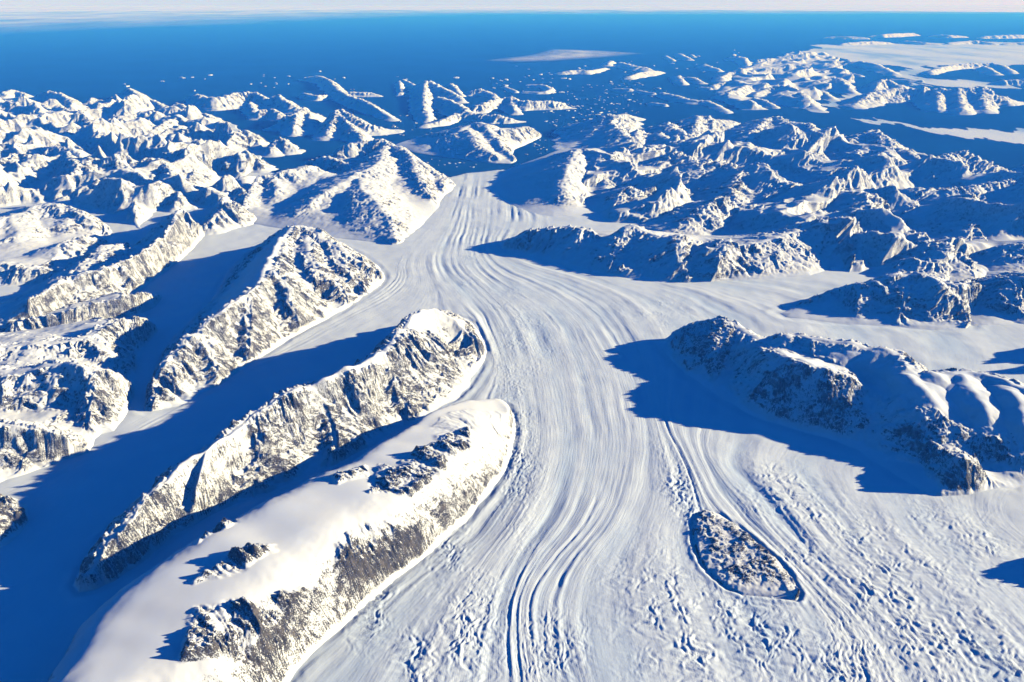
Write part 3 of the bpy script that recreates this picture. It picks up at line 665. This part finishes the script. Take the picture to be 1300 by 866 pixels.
M("cliff_island", "steep island with a blue shaded west face and bright fluted east slope, ahead of the glacier's end", "island",
  [[(548, 180, 4), (575, 170, 9), (590, 163, 11), (600, 156, 11), (615, 156, 13), (625, 170, 9), (640, 188, 5), (656, 206, 0.6)], [(622, 165, 10), (645, 166, 9), (665, 160, 9), (680, 165, 6), (687, 172, 0.8)], [(595, 165, 11), (606, 180, 8), (625, 195, 4)]],
  foot=[(500, 184), (535, 172), (575, 168), (620, 166), (660, 164), (684, 166), (690, 173), (668, 184), (648, 192), (660, 208), (620, 207), (560, 199), (515, 192)], base=0.0, power=1.0, carve=0.13, key="cliff")
ISLES = [
 ("snowy_island", "large white island with many low summits, behind the cliff island in the fjord", "island",
  [[(537, 118, 5), (540, 102, 9), (556, 109, 8), (575, 118, 6), (586, 126, 3)], [(540, 104, 8), (537, 130, 6), (543, 150, 3)], [(556, 124, 4), (572, 128, 7), (590, 138, 7), (598, 146, 4)], [(606, 134, 6), (622, 128, 7), (645, 123, 8), (665, 129, 7), (690, 128, 7), (712, 130, 5), (725, 137, 0.5)], [(540, 158, 2), (562, 152, 4), (585, 142, 6), (605, 144, 6), (640, 148, 5), (660, 154, 0.5)], [(573, 107, 5), (585, 120, 2)], [(598, 116, 4), (612, 113, 6), (628, 121, 2)], [(648, 126, 7), (655, 142, 2)]], 1.6),
 ("thin_island", "thin broken strip of land with two lit crests, off the far end of the snowy island", "island",
  [[(507, 104, 3), (510, 117, 2)], [(512, 101, 3), (524, 106, 1.5)], [(508, 118, 3), (521, 117, 2)]], 1.6),
 ("low_island", "low white island with streaked snow, alone in the outer fjord below the mist streak", "island",
  [[(710, 92, 2), (720, 90, 4), (735, 89, 4), (748, 90, 4), (768, 86, 2)], [(772, 81, 3), (776, 77, 4)], [(788, 79, 4), (805, 84, 5), (822, 86, 4)], [(798, 97, 3), (812, 92, 5), (825, 90, 5), (838, 91, 2)]], 2.6),
 ("skerry", "flat curved skerry with a snow rim, right behind the snowy island", "island",
  [[(640, 110, 1.5), (655, 115, 2)], [(668, 116, 1.5), (690, 117, 2), (701, 113, 3), (690, 107, 2), (672, 107, 1)]], 2.4),
 ("islet_chain", "chain of low white islets trailing across the fjord toward the right", "island",
  [[(780, 112, 1.5), (800, 113, 2.5)], [(808, 114, 2), (830, 118, 2)], [(842, 118, 3), (860, 122, 4), (878, 127, 3), (902, 128, 3), (925, 142, 1)], [(828, 130, 2), (845, 132, 2)]], 2.4),
 ("twin_islet", "pair of small snowy islets far out in the fjord, beyond the low island", "island",
  [[(846, 71, 2.5), (855, 76, 2)], [(863, 68, 4), (875, 74, 3)], [(878, 69, 2), (882, 72, 1)]], 2.4),
 ("notched_island", "notched island with a hooked lit ridge, in the outer fjord right of the low island", "island",
  [[(861, 96, 4), (867, 104, 3)], [(868, 98, 4), (880, 98, 5), (891, 104, 2)], [(890, 110, 2), (902, 112, 1.5)]], 2.4),
 ("far_shore", "blue far shore with scattered bright snow slopes, across the fjord on the right", "hill",
  [[(895, 82, 5), (912, 88, 3)], [(915, 98, 4), (930, 90, 7), (955, 96, 5), (966, 104, 2)], [(918, 120, 4), (938, 113, 6), (950, 107, 6), (962, 112, 3)], [(928, 73, 4), (945, 72, 6), (950, 84, 2)], [(925, 95, 4), (945, 88, 7), (960, 97, 3)], [(905, 108, 4), (920, 105, 5)]], 2.2),
 ("lit_crest_hill", "shaded hill with a long thin sunlit crest, before the great shaded wall on the right", "hill",
  [[(960, 118, 3), (980, 110, 6), (1003, 109, 8), (1022, 122, 6), (1042, 141, 0.6)], [(958, 124, 4), (972, 128, 4), (985, 136, 1)], [(1020, 118, 4), (1042, 113, 6), (1060, 127, 0.6)]], 2.2),
 ("white_pass", "hills with a bright white snow pass between them, left of the great shaded wall", "hill",
  [[(1022, 98, 5), (1030, 106, 4)], [(1035, 108, 3), (1062, 96, 8), (1075, 108, 7), (1086, 119, 1)], [(962, 76, 4), (985, 74, 5), (1000, 80, 5), (1040, 89, 2)], [(1045, 90, 4), (1055, 88, 5), (1092, 95, 2)], [(1000, 92, 4), (1025, 92, 4)]], 2.2),
 ("shaded_wall", "great mountain wall in blue shade with a lit right end, above the frozen fjord", "mountain",
  [[(1085, 132, 3), (1105, 118, 9), (1120, 113, 11), (1150, 112, 11), (1190, 113, 11), (1215, 115, 11), (1245, 111, 13), (1265, 120, 9), (1291, 129, 1)], [(1113, 108, 8), (1122, 99, 10), (1137, 107, 7), (1158, 112, 2)], [(1190, 115, 10), (1192, 135, 4)], [(1245, 114, 11), (1252, 138, 3)], [(1215, 116, 10), (1222, 138, 4)]], 1.9),
 ("flat_plateau", "flat topped blue plateau beside the white ice plain, at the right", "hill",
  [[(1050, 78, 5), (1080, 77, 6), (1110, 80, 6), (1135, 92, 3)], [(1045, 66, 4), (1052, 74, 4)]], 2.6),
 ("dark_plateau", "low dark blue plateau across a frozen channel, near the right edge", "hill",
  [[(1180, 90, 4), (1205, 83, 5), (1235, 80, 6), (1268, 80, 6), (1285, 90, 3)], [(1250, 84, 5), (1265, 92, 3)], [(1275, 102, 5), (1310, 100, 7), (1350, 100, 7)], [(1130, 100, 2), (1170, 102, 2)]], 2.4),
 ("horizon_range", "faint pale range along the skyline at the far right", "hill",
  [[(1050, 47, 3), (1080, 46, 6), (1100, 48, 3)], [(1110, 45, 4), (1125, 43, 8), (1160, 42, 6)], [(1185, 45, 3), (1200, 44, 7), (1225, 46, 3)], [(1250, 46, 5), (1290, 44, 8), (1330, 45, 5)], [(1070, 55, 4), (1105, 52, 7), (1130, 54, 3)], [(1150, 52, 4), (1170, 53, 6), (1190, 56, 2)], [(1205, 54, 4), (1240, 51, 7), (1262, 55, 3)], [(1275, 55, 3), (1310, 53, 6)]], 2.6),
]
for nm, lb, ct, cr, wd in ISLES:
    M(nm, lb, ct, cr, width=wd, power=1.0, carve=0.13, round_=0.6, base=0.0, warp=1.0, lean=0.5)

build_hills("hills", "jumble of lesser snowy peaks filling the land on the far left", [(-420, 146), (0, 140), (190, 140), (270, 150), (305, 168), (325, 200), (330, 224), (320, 262), (300, 290), (265, 285), (240, 262), (205, 268), (180, 300), (150, 275), (60, 262), (-250, 275)], 14.0, 301, lam=52.0)
build_hills("hills", "jumble of lesser blue shaded hills filling the land on the right", [(715, 222), (790, 195), (880, 186), (985, 178), (1130, 204), (1300, 226), (1600, 262), (1700, 350), (1330, 350), (1290, 330), (1110, 345), (1040, 330), (900, 285), (760, 284), (715, 262)], 14.0, 411, lam=70.0, lean=0.7)
build_hills("hills", "jumble of low far hills behind the fjord on the right", [(905, 125), (915, 95), (1000, 70), (1060, 74), (1090, 108), (1060, 112), (1030, 142), (985, 140), (940, 140)], 9.0, 521, lam=80.0, base=0.0, lean=0.8)

# ------------------------------------------------------------------ the glacier
FLOW = [   # flow lines (x, y) from the neck outward, in order from left to right
 [(-900, 258), (-900, 400), (-900, 900)],
 [(562, 258), (548, 285), (528, 305), (503, 332), (503, 350), (482, 370), (430, 398), (380, 425), (310, 462), (190, 525), (90, 575), (-10, 612), (-400, 760), (-800, 900)],
 [(566, 258), (553, 285), (533, 305), (512, 330), (516, 355), (495, 376), (440, 404), (385, 433), (310, 472), (190, 540), (80, 598), (-20, 640), (-300, 760), (-640, 900)],
 [(572, 258), (560, 285), (540, 310), (530, 335), (538, 360), (520, 385), (465, 412), (400, 445), (300, 500), (150, 610), (40, 690), (-100, 780), (-300, 900)],
 [(578, 258), (568, 285), (550, 315), (548, 345), (572, 375), (600, 405), (620, 440), (625, 470), (600, 505), (530, 555), (440, 605), (300, 690), (190, 775), (100, 840), (40, 900)],
 [(585, 258), (578, 285), (562, 315), (562, 340), (590, 368), (620, 400), (634, 440), (648, 480), (660, 520), (658, 560), (642, 600), (600, 650), (540, 710), (470, 770), (400, 830), (320, 900)],
 [(595, 258), (592, 285), (580, 315), (582, 340), (615, 368), (650, 400), (670, 440), (684, 480), (692, 540), (685, 600), (650, 660), (600, 720), (562, 780), (540, 830), (520, 900)],
 [(605, 258), (604, 285), (596, 315), (600, 340), (640, 368), (685, 400), (710, 440), (724, 490), (730, 550), (725, 610), (700, 660), (665, 710), (640, 770), (640, 820), (650, 900)],
 [(617, 258), (616, 285), (608, 315), (618, 338), (665, 365), (715, 395), (748, 440), (766, 490), (776, 550), (772, 620), (745, 670), (706, 710), (676, 750), (672, 800), (700, 900)],
 [(628, 258), (628, 285), (615, 315), (635, 338), (690, 360), (745, 390), (785, 440), (806, 490), (820, 550), (815, 620), (785, 680), (752, 730), (742, 790), (775, 900)],
 [(640, 258), (640, 285), (622, 312), (650, 335), (715, 355), (775, 380), (815, 430), (828, 480), (838, 535), (862, 580), (880, 625), (872, 680), (892, 735), (915, 780), (930, 830), (950, 900)],
 [(648, 258), (650, 285), (630, 312), (668, 333), (745, 352), (820, 378), (862, 420), (860, 480), (850, 535), (878, 590), (900, 640), (955, 690), (1015, 745), (1050, 800), (1065, 850), (1080, 900)],
 [(655, 258), (660, 285), (640, 310), (690, 333), (800, 352), (900, 385), (950, 430), (940, 500), (890, 560), (930, 620), (985, 680), (1045, 740), (1105, 800), (1160, 900)],
 [(662, 258), (668, 285), (650, 310), (705, 331), (870, 353), (1000, 385), (1075, 430), (1075, 520), (1000, 580), (1035, 630), (1095, 690), (1165, 760), (1220, 830), (1260, 900)],
 [(670, 258), (680, 285), (660, 308), (720, 329), (930, 352), (1110, 382), (1220, 430), (1220, 540), (1150, 605), (1185, 650), (1240, 710), (1320, 790), (1420, 900)],
 [(690, 258), (700, 285), (700, 308), (760, 327), (1020, 350), (1270, 390), (1400, 450), (1400, 560), (1290, 610), (1270, 650), (1330, 700), (1480, 800), (1600, 900)],
 [(1900, 258), (1900, 400), (2200, 900)],
]
COAST = [(-900, 150), (-300, 140), (0, 137), (120, 137), (200, 138), (270, 146), (300, 160), (318, 180), (330, 196), (338, 220), (365, 219), (400, 208), (450, 200), (482, 188), (510, 198), (545, 214), (572, 226), (590, 221), (620, 218), (650, 216), (700, 214), (712, 196), (760, 184), (800, 190), (880, 180), (935, 172), (985, 174), (1060, 186), (1130, 200), (1220, 214), (1310, 226), (1500, 250), (2300, 330), (3500, 1000), (-2500, 1000)]


def build_ice():
    k0, k1 = math.tan(math.radians(-54)), math.tan(math.radians(54))
    nx, ny = 1500, 1150
    Yr = 78.0 * (1000.0 / 78.0) ** (np.linspace(0, 1, ny) ** 1.0)
    K = np.linspace(-1, 1, nx); K = (0.45 * K + 0.55 * K ** 3 * 1.0) if False else K
    K = np.sinh(K * 1.25) / np.sinh(1.25) * k1
    X = (K[None, :] * Yr[:, None]).astype(np.float32); Y = np.repeat(Yr[:, None], nx, 1).astype(np.float32)
    # flow coordinates: u along the ice, v across it
    lines = []
    for ln in FLOW:
        w = smooth_line([G(px, py, ICE) for px, py in ln], 2)
        w = np.array(w); o = np.argsort(w[:, 1])
        lines.append(np.interp(Yr, w[o, 1], w[o, 0]))
    Lx = np.array(lines).T
    Lx = np.maximum.accumulate(Lx + np.arange(Lx.shape[1]) * 1e-3, axis=1)
    v = np.stack([np.interp(X[r], Lx[r], np.arange(Lx.shape[1])) for r in range(ny)]).astype(np.float32)
    wv = fbm(X / 40, Y / 40, 5, 3) * 0.12
    v = v + wv
    px = X / Y
    # roughness mask
    def blob(cx, cy, rx, ry):
        gx, gy = G(cx, cy, ICE)
        ex, _ = G(cx + rx, cy, ICE); _, ey = G(cx, cy - ry, ICE)
        return np.exp(-(((X - gx) / (ex - gx)) ** 2 + ((Y - gy) / (ey - gy)) ** 2))
    crev = np.zeros_like(X)
    for b in ((860, 790, 70, 90), (1120, 740, 120, 80), (1000, 630, 60, 40), (1100, 850, 140, 50), (655, 570, 26, 70), (560, 690, 30, 50), (665, 420, 35, 40), (600, 330, 22, 40), (600, 800, 40, 60), (530, 840, 30, 40), (1200, 800, 100, 80), (865, 620, 25, 50), (1250, 690, 80, 60), (470, 770, 30, 40), (840, 395, 60, 18), (650, 490, 20, 35), (700, 820, 40, 40), (970, 800, 80, 80), (640, 380, 25, 20)):
        crev = np.maximum(crev, blob(*b))
    trunk = smooth(3.2, 4.3, v) * (1 - smooth(13.6, 15.5, v)) * (1 - smooth(440, 620, Y))
    crev = crev * trunk * np.clip(0.75 + 0.9 * fbm(X / 12, Y / 12, 44, 3), 0, 1.3)
    z = np.full(X.shape, ICE, np.float32)
    z += 0.40 * fbm(X / 30, Y / 30, 61, 3) + 0.10 * fbm(X / 8, Y / 8, 62, 2)
    # long flow stripes
    vw = v + 0.10 * fbm(X / 14, Y / 22, 76, 3)
    band = blob(620, 790, 150, 110)
    bnd = fbm(vw * 1.7, Y / 190, 71, 2)
    bare = np.clip(0.24 - 0.9 * bnd + 0.35 * perlin(vw * 6, Y / 60, 78), 0, 0.75) * trunk * np.clip(0.6 + fbm(X / 30, Y / 30, 79, 3), 0, 1)
    st = 0.32 * bnd + (0.06 + 0.10 * band) * perlin(vw * 4.6, Y / 90, 73) + (0.03 + 0.08 * band) * perlin(vw * 10, Y / 60, 74)
    side = blob(1130, 745, 210, 120) * smooth(10.2, 11.2, v)
    st = st + side * (0.22 * perlin(vw * 6, Y / 60, 172) + 0.17 * perlin(vw * 13, Y / 36, 173) + 0.08 * perlin(vw * 30, Y / 18, 174))
    z += st * (0.25 + trunk * (1 + 0.35 * smooth(210, 300, Y))) * np.clip(0.55 + 1.3 * fbm(X / 35, Y / 35, 75, 2), 0.1, 1.3)
    brk = np.clip(0.55 + 1.2 * fbm(X / 9, Y / 9, 77, 3), 0.0, 1.2)

    def groove(v0, width, depth, ya, yb):
        _, Ya = G(650, ya, ICE); _, Yb = G(650, yb, ICE)
        m = smooth(min(Ya, Yb) - 6, min(Ya, Yb) + 6, Y) * (1 - smooth(max(Ya, Yb) - 8, max(Ya, Yb) + 8, Y))
        d = (vw - v0) / width
        return 0.75 * depth * brk * m * (np.exp(-d * d) - 0.9 * np.exp(-((d + 1.5) ** 2)))
    for g in ((1.35, .07, .16, 380, 330), (1.65, .07, .16, 380, 330), (1.95, .07, .14, 620, 330), (2.2, .06, .12, 620, 330), (8.0, .06, .26, 866, 640), (8.45, .06, .20, 866, 690), (7.2, .06, .22, 866, 690), (7.5, .05, .15, 866, 700), (6.7, .05, .14, 866, 700),
              (4.45, .05, .16, 520, 440), (10.5, .10, .22, 660, 520), (12.3, .05, .12, 420, 350), (12.7, .05, .12, 420, 350), (12.9, .07, .14, 866, 640), (13.5, .07, .12, 866, 640), (11.6, .1, .16, 866, 760), (5.3, .05, .10, 866, 640), (3.7, .05, .12, 420, 360), (9.2, .06, .1, 480, 350), (6.4, .06, .1, 420, 330), (7.4, .06, .1, 420, 280), (5.6, .05, .08, 420, 280), (8.5, .06, .08, 400, 280)):
        z += groove(*g)
    # crevassed ice
    vd = v * 6.5
    vd = vd + 0.8 * perlin(X / 4, Y / 4, 84)
    cn = 0.9 * perlin(vd / 0.55, Y / 2.3, 81) + 0.8 * perlin(vd / 0.30 + 7, Y / 1.2, 82) + 0.7 * perlin(vd / 1.3, Y / 4.2, 85) + 0.2 * perlin(X / 0.7, Y / 0.6, 83)
    lr = smooth(10.2, 11.2, v)
    cn = cn * (1 - lr) + lr * (0.8 * perlin(vd * 3.6, Y / 2.6, 181) + 0.7 * perlin(vd * 6.5 + 7, Y / 1.3, 182) + 0.5 * perlin(vd * 1.7, Y / 5.0, 185))
    crev0 = crev
    crev = crev * np.clip(0.55 + 1.3 * fbm(X / 6, Y / 8, 86, 2), 0.1, 1.5)
    far_fade = np.clip(1.25 - Y / 320.0, 0.28, 1)
    z += (0.27 * crev * cn + 0.22 * crev0 * (perlin(vd / 0.42, Y / 1.3, 87) + 0.7 * perlin(vd / 0.26, Y / 0.8, 88))) * far_fade
    # moats and lips where the ice meets rock
    for key, wdt, dep in (("island", 0.5, 0.38), ("dome", 0.8, 0.2), ("serrated", 0.8, 0.2), ("massif", 1.0, 0.15), ("domed", 1.5, 0.2), ("spur", 1.5, 0.2)):
        P = FEET[key]
        xs = [p[0] for p in P]; ys = [p[1] for p in P]
        mx = (X > min(xs) - 6) & (X < max(xs) + 6) & (Y > min(ys) - 6) & (Y < max(ys) + 6)
        d = -poly_sd(X[mx], Y[mx], P) + 0.3 * perlin(X[mx] / 2, Y[mx] / 2, 91)
        z[mx] += dep * (0.55 + 0.9 * fbm(X[mx] / 9, Y[mx] / 9, 95, 2)) * (-np.exp(-((d - wdt * 0.3) / wdt) ** 2) + 0.75 * np.exp(-((d - wdt * 2.3) / (wdt * 1.2)) ** 2))
    # the shore: the ice ends in a low cliff above the sea
    cw = [G(a, b, 0) if b < 900 else (math.copysign(1500, a), 0) for a, b in COAST]
    sd = poly_sd(X + 3 * fbm(X / 20, Y / 20, 93, 4), Y + 3 * fbm(X / 20, Y / 20, 94, 4), cw)
    z = np.where(sd > 0, z * smooth(-0.5, 0.8, sd) + 0.02, -0.6)
    # the roughness of the calved front
    keep = np.maximum.reduce([z[:-1, :-1], z[1:, :-1], z[:-1, 1:], z[1:, 1:]]) > -0.3
    o = grid_mesh("glacier", np.stack([X, Y, z], -1), keep, MAT_ICE, {"crevassed": crev, "bare_ice": bare}, np.stack([v, Y / 6.0], -1))
    tag(o, "white glacier flowing in curved bands from the lower edge to the fjord, with side arms", "glacier", "structure")


build_ice()

# ------------------------------------------------------------------ sea, frozen fjords
def flat(name, pts, mat, z):
    me = bpy.data.meshes.new(name)
    me.from_pydata([(x, y, z) for x, y in pts], [], [tuple(range(len(pts)))])
    me.materials.append(mat)
    o = bpy.data.objects.new(name, me); COL.objects.link(o)
    return o


def disc(name, r, n, mat, z):
    return flat(name, [(r * math.cos(2 * math.pi * k / n), r * math.sin(2 * math.pi * k / n)) for k in range(n)], mat, z)


tag(disc("sea", 6500.0, 128, MAT_SEA, 0.0), "deep blue sea and fjords reaching to the hazy horizon", "sea", "structure")


def floe(name, outline, label):
    """A frozen stretch of water: a sheet with a ragged rim lying just on the sea."""
    w = [G(a, b, 0) for a, b in outline]
    xs = [p[0] for p in w]; ys = [p[1] for p in w]
    res = max((max(ys) - min(ys)) / 260, (max(xs) - min(xs)) / 420)
    X, Y = np.meshgrid(np.arange(min(xs) - 20, max(xs) + 20, res), np.arange(min(ys) - 20, max(ys) + 20, res))
    s = (max(ys) - min(ys)) / 5
    sd = poly_sd(X + s * fbm(X / (s * .5), Y / (s * 2), 3, 5), Y + s * fbm(X / (s * .5), Y / (s * 2), 4, 5), w)
    z = np.where(sd > 0, 0.06 + 0.03 * fbm(X / 30, Y / 30, 6, 3), -0.4)
    keep = np.minimum.reduce([z[:-1, :-1], z[1:, :-1], z[:-1, 1:], z[1:, 1:]]) > 0
    o = grid_mesh(name, np.stack([X, Y, z], -1), keep, MAT_FLOE)
    return tag(o, label, "sea ice", "structure")


floe("sea_ice", [(1040, 57), (1120, 55), (1400, 52), (1450, 80), (1300, 84), (1230, 88), (1190, 81), (1130, 82), (1090, 80), (1050, 70)], "wide white plain of ice near the skyline at the far right")
floe("frozen_fjord", [(1092, 152), (1130, 155), (1200, 163), (1420, 165), (1450, 200), (1300, 182), (1220, 173), (1150, 163)], "bright frozen fjord below the great shaded wall")
floe("frozen_channel", [(1140, 80), (1180, 84), (1185, 98), (1250, 104), (1300, 112), (1240, 112), (1170, 108), (1130, 96)], "pale blue frozen channel between the two plateaus")
floe("frozen_bay", [(1085, 118), (1110, 113), (1095, 128), (1060, 136), (1038, 134), (1065, 124)], "small pale frozen bay at the left foot of the great shaded wall")

# ------------------------------------------------------------------ icebergs
def berg_mesh(seed):
    r = random.Random(seed)
    import bmesh
    bm = bmesh.new()
    bmesh.ops.create_icosphere(bm, subdivisions=2, radius=1.0)
    a = [r.uniform(0, 6.28) for _ in range(6)]
    for vtx in bm.verts:
        x, y, z = vtx.co
        th = math.atan2(y, x)
        rad = 1 + 0.25 * math.sin(2 * th + a[0]) + 0.16 * math.sin(3 * th + a[1]) + 0.1 * math.sin(5 * th + a[2])
        top = 0.32 + 0.14 * math.sin(1.7 * x + a[3]) + 0.12 * math.sin(2.3 * y + a[4])
        vtx.co = (x * rad, y * rad * 0.7, (top * (0.75 + 0.25 * z) if z > -0.1 else -0.25) + r.uniform(-.05, .05))
    me = bpy.data.meshes.new("iceberg")
    bm.to_mesh(me); bm.free()
    me.materials.append(MAT_BERG)
    return me


BERGS = [berg_mesh(k) for k in range(6)]
rnd = random.Random(11)


def bergs(area, n, s0, s1, label, group):
    """area: corner points of a stretch of open water."""
    k = 0; tries = 0
    x0 = min(a for a, b in area); x1 = max(a for a, b in area); y0 = min(b for a, b in area); y1 = max(b for a, b in area)
    while k < n and tries < 4000:
        tries += 1
        px = rnd.uniform(x0, x1); py = rnd.uniform(y0, y1)
        ins = False
        for q in range(len(area)):
            ax, ay = area[q]; bx, by = area[(q + 1) % len(area)]
            if (ay > py) != (by > py) and px < (bx - ax) * (py - ay) / (by - ay) + ax:
                ins = not ins
        if not ins:
            continue
        x, y = G(px, py, 0)
        if not open_water(x, y):
            continue
        o = bpy.data.objects.new("iceberg", BERGS[rnd.randrange(6)])
        s = rnd.uniform(s0, s1) * (0.6 + rnd.random() ** 3) * (0.5 + y / 1100)
        o.location = (x, y, 0.0); o.scale = (s, s, s * 0.9); o.rotation_euler = (0, 0, rnd.uniform(0, 6.28))
        COL.objects.link(o)
        tag(o, label, "iceberg", None, group)
        k += 1


LAND = []
dg = bpy.context.evaluated_depsgraph_get()
dg.update()


def open_water(x, y):
    ok, loc, _n, _i, ob, _m = scene.ray_cast(dg, (x, y, 60.0), (0, 0, -1))
    return ok and ob is not None and ob.name == "sea"


bergs([(690, 130), (730, 110), (800, 100), (850, 115), (800, 150), (740, 175), (700, 200), (660, 205), (690, 170)], 150, 0.7, 1.6, "small white iceberg adrift in the wide fjord right of the islands", "icebergs in the wide fjord")
bergs([(500, 196), (560, 204), (620, 210), (600, 214), (560, 216), (520, 202)], 14, 0.6, 1.0, "small white iceberg just off the end of the glacier", "icebergs off the glacier's end")
bergs([(490, 150), (530, 130), (535, 160), (560, 168), (520, 172), (470, 180), (500, 168)], 16, 0.9, 1.4, "small white iceberg in the narrow fjord left of the cliff island", "icebergs in the narrow fjord")
bergs([(560, 95), (640, 100), (730, 90), (720, 120), (640, 118), (600, 105)], 28, 1.2, 2.0, "small white iceberg in the outer water behind the snowy island", "icebergs behind the snowy island")
bergs([(150, 108), (250, 95), (420, 90), (520, 95), (500, 125), (430, 125), (330, 115), (220, 122)], 26, 1.2, 2.0, "white iceberg alone on the open sea off the left coast", "icebergs off the left coast")
bergs([(640, 80), (720, 75), (860, 80), (900, 62), (960, 62), (900, 92), (760, 100), (700, 100)], 26, 1.4, 2.4, "white iceberg in the far outer fjord around the low island", "icebergs around the low island")

# ------------------------------------------------------------------ mist and cloud
def cloud(name, outline, z, thick, label, dens, scale, seed, edge):
    w = [G(a, b, z) for a, b in outline]
    xs = [p[0] for p in w]; ys = [p[1] for p in w]
    nx, ny = 160, 60
    X, Y = np.meshgrid(np.linspace(min(xs), max(xs), nx), np.linspace(min(ys), max(ys), ny))
    sd = poly_sd(X, Y, w)
    t = np.clip(sd / edge, -0.2, 1)
    body = np.clip(t, 0, 1)
    zt = z + thick * body * (0.6 + 0.4 * fbm(X / 60, Y / 60, seed, 3))
    keep = (sd > 0)[:-1, :-1]
    o = grid_mesh(name, np.stack([X, Y, zt], -1), keep, cloud_material(dens, scale, seed), {"body": body})
    tag(o, label, "cloud", "stuff")


cloud("low_cloud", [(610, 77), (670, 70), (700, 62), (760, 64), (820, 68), (770, 73), (700, 78), (650, 79)], 4.0, 3.0, "thin pale streak of low cloud over the outer sea", 0.75, 0.02, 3, 60.0)
cloud("cloud_bank", [(-500, 80), (-200, 60), (0, 44), (180, 36), (330, 31), (450, 25), (600, 19), (800, 19), (1300, 18), (1500, 17), (1500, 6), (-500, 6)], 6.0, 6.0, "pale cloud bank along the skyline at the upper left", 0.9, 0.004, 8, 1300.0)

# ------------------------------------------------------------------ air
def haze_box(x0, x1, y0, y1, z0, z1, dens, colr):
    me = bpy.data.meshes.new("haze")
    v = [(x, y, z) for z in (z0, z1) for y in (y0, y1) for x in (x0, x1)]
    me.from_pydata(v, [], [(0, 2, 3, 1), (4, 5, 7, 6), (0, 1, 5, 4), (2, 6, 7, 3), (0, 4, 6, 2), (1, 3, 7, 5)])
    o = bpy.data.objects.new("haze", me); COL.objects.link(o)
    m = bpy.data.materials.new("haze_air"); m.use_nodes = True
    nt = m.node_tree; nt.nodes.clear()
    out = nt.nodes.new("ShaderNodeOutputMaterial")
    pv = nt.nodes.new("ShaderNodeVolumePrincipled")
    pv.inputs["Color"].default_value = (*colr, 1)
    pv.inputs["Absorption Color"].default_value = (1, 1, 1, 1)
    pv.inputs["Density"].default_value = dens
    nt.links.new(pv.outputs[0], out.inputs["Volume"])
    me.materials.append(m)
    tag(o, "thin blue air that fades the far land and sea", "haze", "stuff")


haze_box(-7000, 7000, -300, 7000, -3.0, 114.0, 0.0007, (0.035, 0.25, 1.0))

# ------------------------------------------------------------------ light, sky, camera
world = bpy.data.worlds.new("World"); scene.world = world
world.use_nodes = True
nt = world.node_tree
bg = nt.nodes["Background"]
sky = nt.nodes.new("ShaderNodeTexSky"); sky.sky_type = 'NISHITA'; sky.sun_disc = False
sky.sun_elevation = math.radians(SUN_EL); sky.sun_rotation = math.radians(SUN_AZ)
sky.altitude = 3000.0; sky.air_density = 1.0; sky.dust_density = 0.2; sky.ozone_density = 3.0
mix = nt.nodes.new("ShaderNodeMix"); mix.data_type = 'RGBA'; mix.blend_type = 'MULTIPLY'; mix.inputs[0].default_value = 1.0
tc = nt.nodes.new("ShaderNodeTexCoord"); sx = nt.nodes.new("ShaderNodeSeparateXYZ"); nt.links.new(tc.outputs["Generated"], sx.inputs[0])
tint = ramp(nt, sx.outputs["Z"], [(0.0, (0.86, 0.78, 0.95)), (0.025, (0.55, 0.66, 0.95)), (0.065, (0.04, 0.40, 0.98)), (0.25, (0.0, 0.36, 1.0))])
nt.links.new(tint, mix.inputs[7])
nt.links.new(sky.outputs[0], mix.inputs[6]); nt.links.new(mix.outputs[2], bg.inputs[0])
bg.inputs[1].default_value = 0.08

sl = bpy.data.lights.new("sun", 'SUN'); sl.energy = 5.0; sl.angle = math.radians(0.5); sl.color = (1.0, 0.95, 0.83)
so = bpy.data.objects.new("sun", sl); COL.objects.link(so)
az, el = math.radians(SUN_AZ), math.radians(SUN_EL)
from mathutils import Vector
sd_ = Vector((math.sin(az) * math.cos(el), math.cos(az) * math.cos(el), math.sin(el)))
so.rotation_euler = sd_.to_track_quat('Z', 'Y').to_euler()
so.location = (300, 0, 300)

cam = bpy.data.cameras.new("camera"); co = bpy.data.objects.new("camera", cam); COL.objects.link(co)
co.location = (0, 0, CAM_H); co.rotation_euler = (math.pi / 2 - PITCH, 0, 0)
cam.sensor_fit = 'HORIZONTAL'; cam.angle = 2 * math.atan(650.0 / FOC)
cam.clip_start = 1.0; cam.clip_end = 20000.0
scene.camera = co

scene.render.engine = 'CYCLES'
scene.cycles.use_denoising = True
scene.cycles.max_bounces = 4; scene.cycles.diffuse_bounces = 0; scene.cycles.volume_bounces = 0
scene.cycles.transparent_max_bounces = 8
scene.view_settings.view_transform = 'Standard'
scene.view_settings.look = 'None'
scene.view_settings.gamma = 1.0
scene.view_settings.exposure = 0.92
